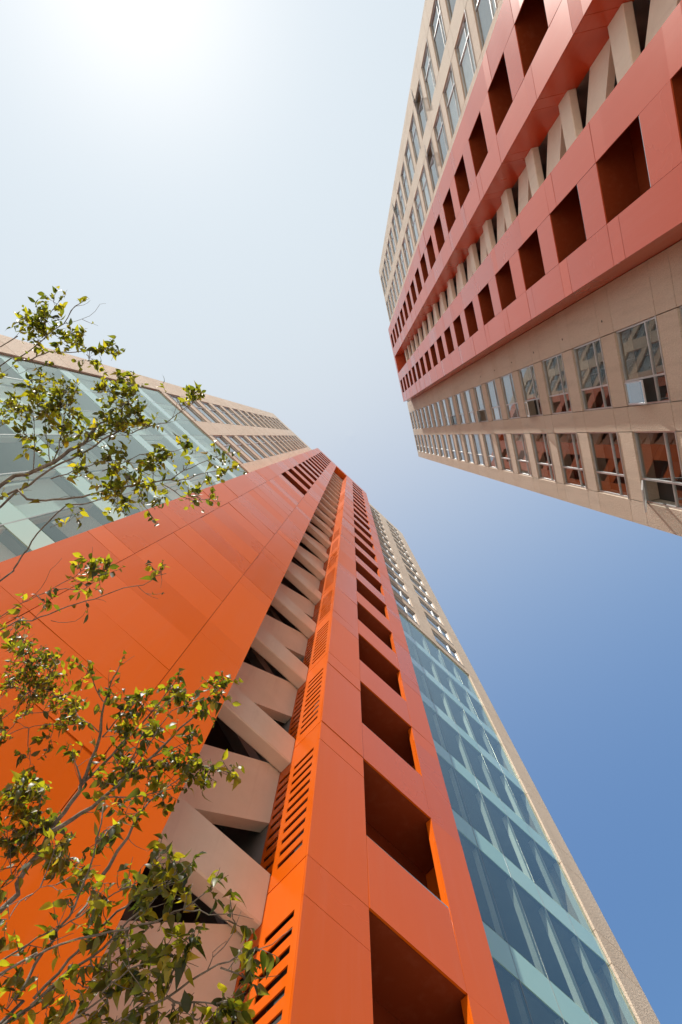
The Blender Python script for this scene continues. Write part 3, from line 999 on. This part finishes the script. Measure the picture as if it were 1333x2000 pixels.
def tube(V, F, pts, r0, r1, seg):
    base = len(V)
    n = len(pts)
    up = Vector((.31, .27, .91)).normalized()
    for i, q in enumerate(pts):
        d = (pts[min(i + 1, n - 1)] - pts[max(i - 1, 0)])
        if d.length < 1e-6:
            d = Vector((0, 0, 1))
        d.normalize()
        a = d.cross(up)
        if a.length < 1e-3:
            a = d.cross(Vector((1, 0, 0)))
        a.normalize()
        b2 = d.cross(a)
        r = r0 + (r1 - r0) * i / max(1, n - 1)
        for s in range(seg):
            t = 2 * math.pi * s / seg
            V.append(q + (a * math.cos(t) + b2 * math.sin(t)) * r)
    for i in range(n - 1):
        for s in range(seg):
            t = (s + 1) % seg
            F.append((base + i * seg + s, base + i * seg + t, base + (i + 1) * seg + t, base + (i + 1) * seg + s))
    F.append(tuple(base + s for s in range(seg - 1, -1, -1)))
    F.append(tuple(base + (n - 1) * seg + s for s in range(seg)))


def leaf_shape(curl, fold):
    """pointed oval leaf, folded along the midrib and curling down to a drip tip; length 1 along x"""
    L = [(0, 0), (.12, .14), (.32, .235), (.55, .215), (.78, .11), (.92, .03), (1.0, 0)]
    V, F = [], []
    mids, lefts, rights = [], [], []
    for t, w in L:
        z = -curl * t * t
        mids.append(len(V)); V.append(Vector((t * (1 - .25 * curl * t), 0, z)))
    for i, (t, w) in enumerate(L):
        if w:
            lefts.append(len(V)); V.append(Vector((mids and V[mids[i]].x, w, V[mids[i]].z + w * fold)))
            rights.append(len(V)); V.append(Vector((V[mids[i]].x, -w, V[mids[i]].z + w * fold)))
        else:
            lefts.append(mids[i]); rights.append(mids[i])
    for i in range(len(L) - 1):
        for side, flip in ((lefts, False), (rights, True)):
            q = []
            for k in (mids[i], mids[i + 1], side[i + 1], side[i]):
                if k not in q:
                    q.append(k)
            if len(q) > 2:
                F.append(tuple(q if not flip else q[::-1]))
    return V, F


SHAPES = [leaf_shape(c, f) for c, f in ((.15, .35), (.45, .25), (.8, .3), (.3, .6), (1.1, .45), (.05, .15))]
LEAF_MESH = []
for V, F in SHAPES:
    me = bpy.data.meshes.new('leaf')
    me.from_pydata([tuple(v) for v in V], [], F)
    me.materials.append(MAT['leaf'])
    for pl in me.polygons:
        pl.use_smooth = True
    LEAF_MESH.append(me)

tr = random.Random(11)
tree = bpy.data.objects.new('fig_tree', None)
COL.objects.link(tree)
tree.location = (-2.45, 1.62, 0)
tree['label'] = 'slender small-leaved fig tree reaching in front of the orange-red tower'
tree['category'] = 'tree'
T0 = Vector(tree.location)
V, F = [], []
tube(V, F, catmull([Vector((-2.45, 1.62, -.05)) - T0, Vector((-2.44, 1.63, .6)) - T0, Vector((-2.45, 1.61, 1.4)) - T0, Vector((-2.42, 1.58, 2.4)) - T0, Vector((-2.37, 1.54, 3.5)) - T0], .2), .085, .035, 14)
me = prism_pts([tuple(v) for v in V], F, 'bark', 'trunk')
link('trunk', me, tree)
leaves = []          # (matrix-ish: position, axis, normal, size, shape)
TV, TF = [], []


def rv(s=1.0):
    return Vector((tr.gauss(0, s), tr.gauss(0, s), tr.gauss(0, s)))


def add_leaf(pos, d, size):
    ax = (d * .8 + rv(.38) + Vector((0, 0, -.85))).normalized()
    nrm = (Vector((0, 0, .6)) + d * .5 + rv(.6))
    nrm = (nrm - ax * nrm.dot(ax))
    if nrm.length < .05:
        return
    leaves.append((pos, ax, nrm.normalized(), size, tr.randrange(len(SHAPES))))


def spray(start, d, length, n):
    """a thin twig carrying n alternate leaves"""
    pts = [start]
    dd = d.normalized()
    k = 4
    for i in range(k):
        dd = (dd + rv(.16) + Vector((0, 0, .03))).normalized()
        pts.append(pts[-1] + dd * length / k)
    tube(TV, TF, [q - T0 for q in pts], .0021, .0009, 5)
    for i in range(n):
        t = (i + .6) / n * k
        j = min(int(t), k - 1)
        q = pts[j].lerp(pts[j + 1], t - j)
        side = rv(1)
        side = (side - dd * side.dot(dd)).normalized()
        add_leaf(q, dd * .5 + side * .9, LEAF * tr.uniform(.5, 1.25))


LEAF = .064
allpts = []
for r0_, r1_, leafy, P in BRANCHES:
    pts = catmull([Vector(q) for q in P], .05)
    wob = [pts[0]]
    for q in pts[1:-1]:
        wob.append(q + rv(.0035))
    wob.append(pts[-1])
    V, F = [], []
    tube(V, F, [q - T0 for q in wob], r0_, r1_, 8 if r0_ > .006 else 6)
    me = prism_pts([tuple(v) for v in V], F, 'bark', 'branch')
    for pl in me.polygons:
        pl.use_smooth = True
    link('branch', me, tree)
    allpts += [(q, (wob[min(i + 1, len(wob) - 1)] - wob[max(0, i - 1)]).normalized()) for i, q in enumerate(wob)]
    n = len(wob)
    i = int(n * .3) if leafy < .5 else int(n * .12)
    while i < n:
        if tr.random() < leafy * .62:
            d = (wob[min(i + 1, n - 1)] - wob[max(0, i - 1)]).normalized()
            spray(wob[i], d + rv(.55), tr.uniform(.05, .15), tr.randint(2, 5))
        elif tr.random() < .2:
            d = (wob[min(i + 1, n - 1)] - wob[max(0, i - 1)]).normalized()
            spray(wob[i], d + rv(.6), tr.uniform(.08, .2), tr.choice((0, 0, 1)))
        i += 1
    if leafy > .3:
        d = (wob[-1] - wob[-3]).normalized()
        spray(wob[-1], d, .09, 5)

for c, rad, n in CLUSTERS:
    c = Vector(c)
    LEAF = .05 if (c.z > 6 and n >= 45) else (.060 if c.z < 4.1 else .066)
    n = int(n * (2.2 if LEAF < .055 else (1.2 if c.z < 4.1 else 2.0)))
    q0, d0 = min(allpts, key=lambda t: (t[0] - c).length)
    pts = [q0, q0.lerp(c, .5) + rv(.012), c]
    tube(TV, TF, [q - T0 for q in catmull(pts, .04)], .0035, .002, 5)
    left = n
    while left > 0:
        k = min(left, tr.randint(3, 6))
        left -= k
        off = rv(1).normalized() * rad * (tr.random() ** .45)
        s = c + off * .75
        spray(s, off.normalized() * .8 + (c - q0).normalized() * .4 + rv(.3) + Vector((0, 0, .35)), tr.uniform(.05, .11), k)
        if tr.random() < .6:
            tube(TV, TF, [q - T0 for q in (c, c.lerp(s, .5) + rv(.006), s)], .0018, .0012, 4)

me = prism_pts([tuple(v) for v in TV], TF, 'bark', 'twigs')
o = link('twigs', me, tree)
o['kind'] = 'stuff'

# the 300 leaves nearest the eye are single leaves, the others one mass
eye = Vector((0, 0, EYE))
Mc = cam.matrix_world.inverted()


def in_view(q):
    c = Mc @ q
    return -c.z > 0 and abs(c.x / -c.z) < .52 and abs(c.y / -c.z) < .78


order = sorted(leaves, key=lambda l: ((l[0] - eye).length / l[3]) + (0 if in_view(l[0]) else 1e6))


def leaf_matrix(l):
    pos, ax, nrm, size, sh = l
    y = nrm.cross(ax)
    m3 = Matrix((ax, y, nrm)).transposed()
    return pos, m3, size


for l in order[:300]:
    pos, m3, size = leaf_matrix(l)
    o = link('leaf', LEAF_MESH[l[4]], tree)
    o.rotation_mode = 'QUATERNION'
    o.location = pos - T0
    o.rotation_quaternion = m3.to_quaternion()
    o.scale = (size,) * 3
LV, LF = [], []
for l in order[300:]:
    pos, m3, size = leaf_matrix(l)
    n = len(LV)
    sv, sf = SHAPES[l[4]]
    for v in sv:
        LV.append(tuple(pos - T0 + (m3 @ v) * size))
    LF += [tuple(n + i for i in f_) for f_ in sf]
me = prism_pts(LV, LF, 'leaf_mass', 'foliage')
for pl in me.polygons:
    pl.use_smooth = True
o = link('foliage', me, tree)
o['kind'] = 'stuff'
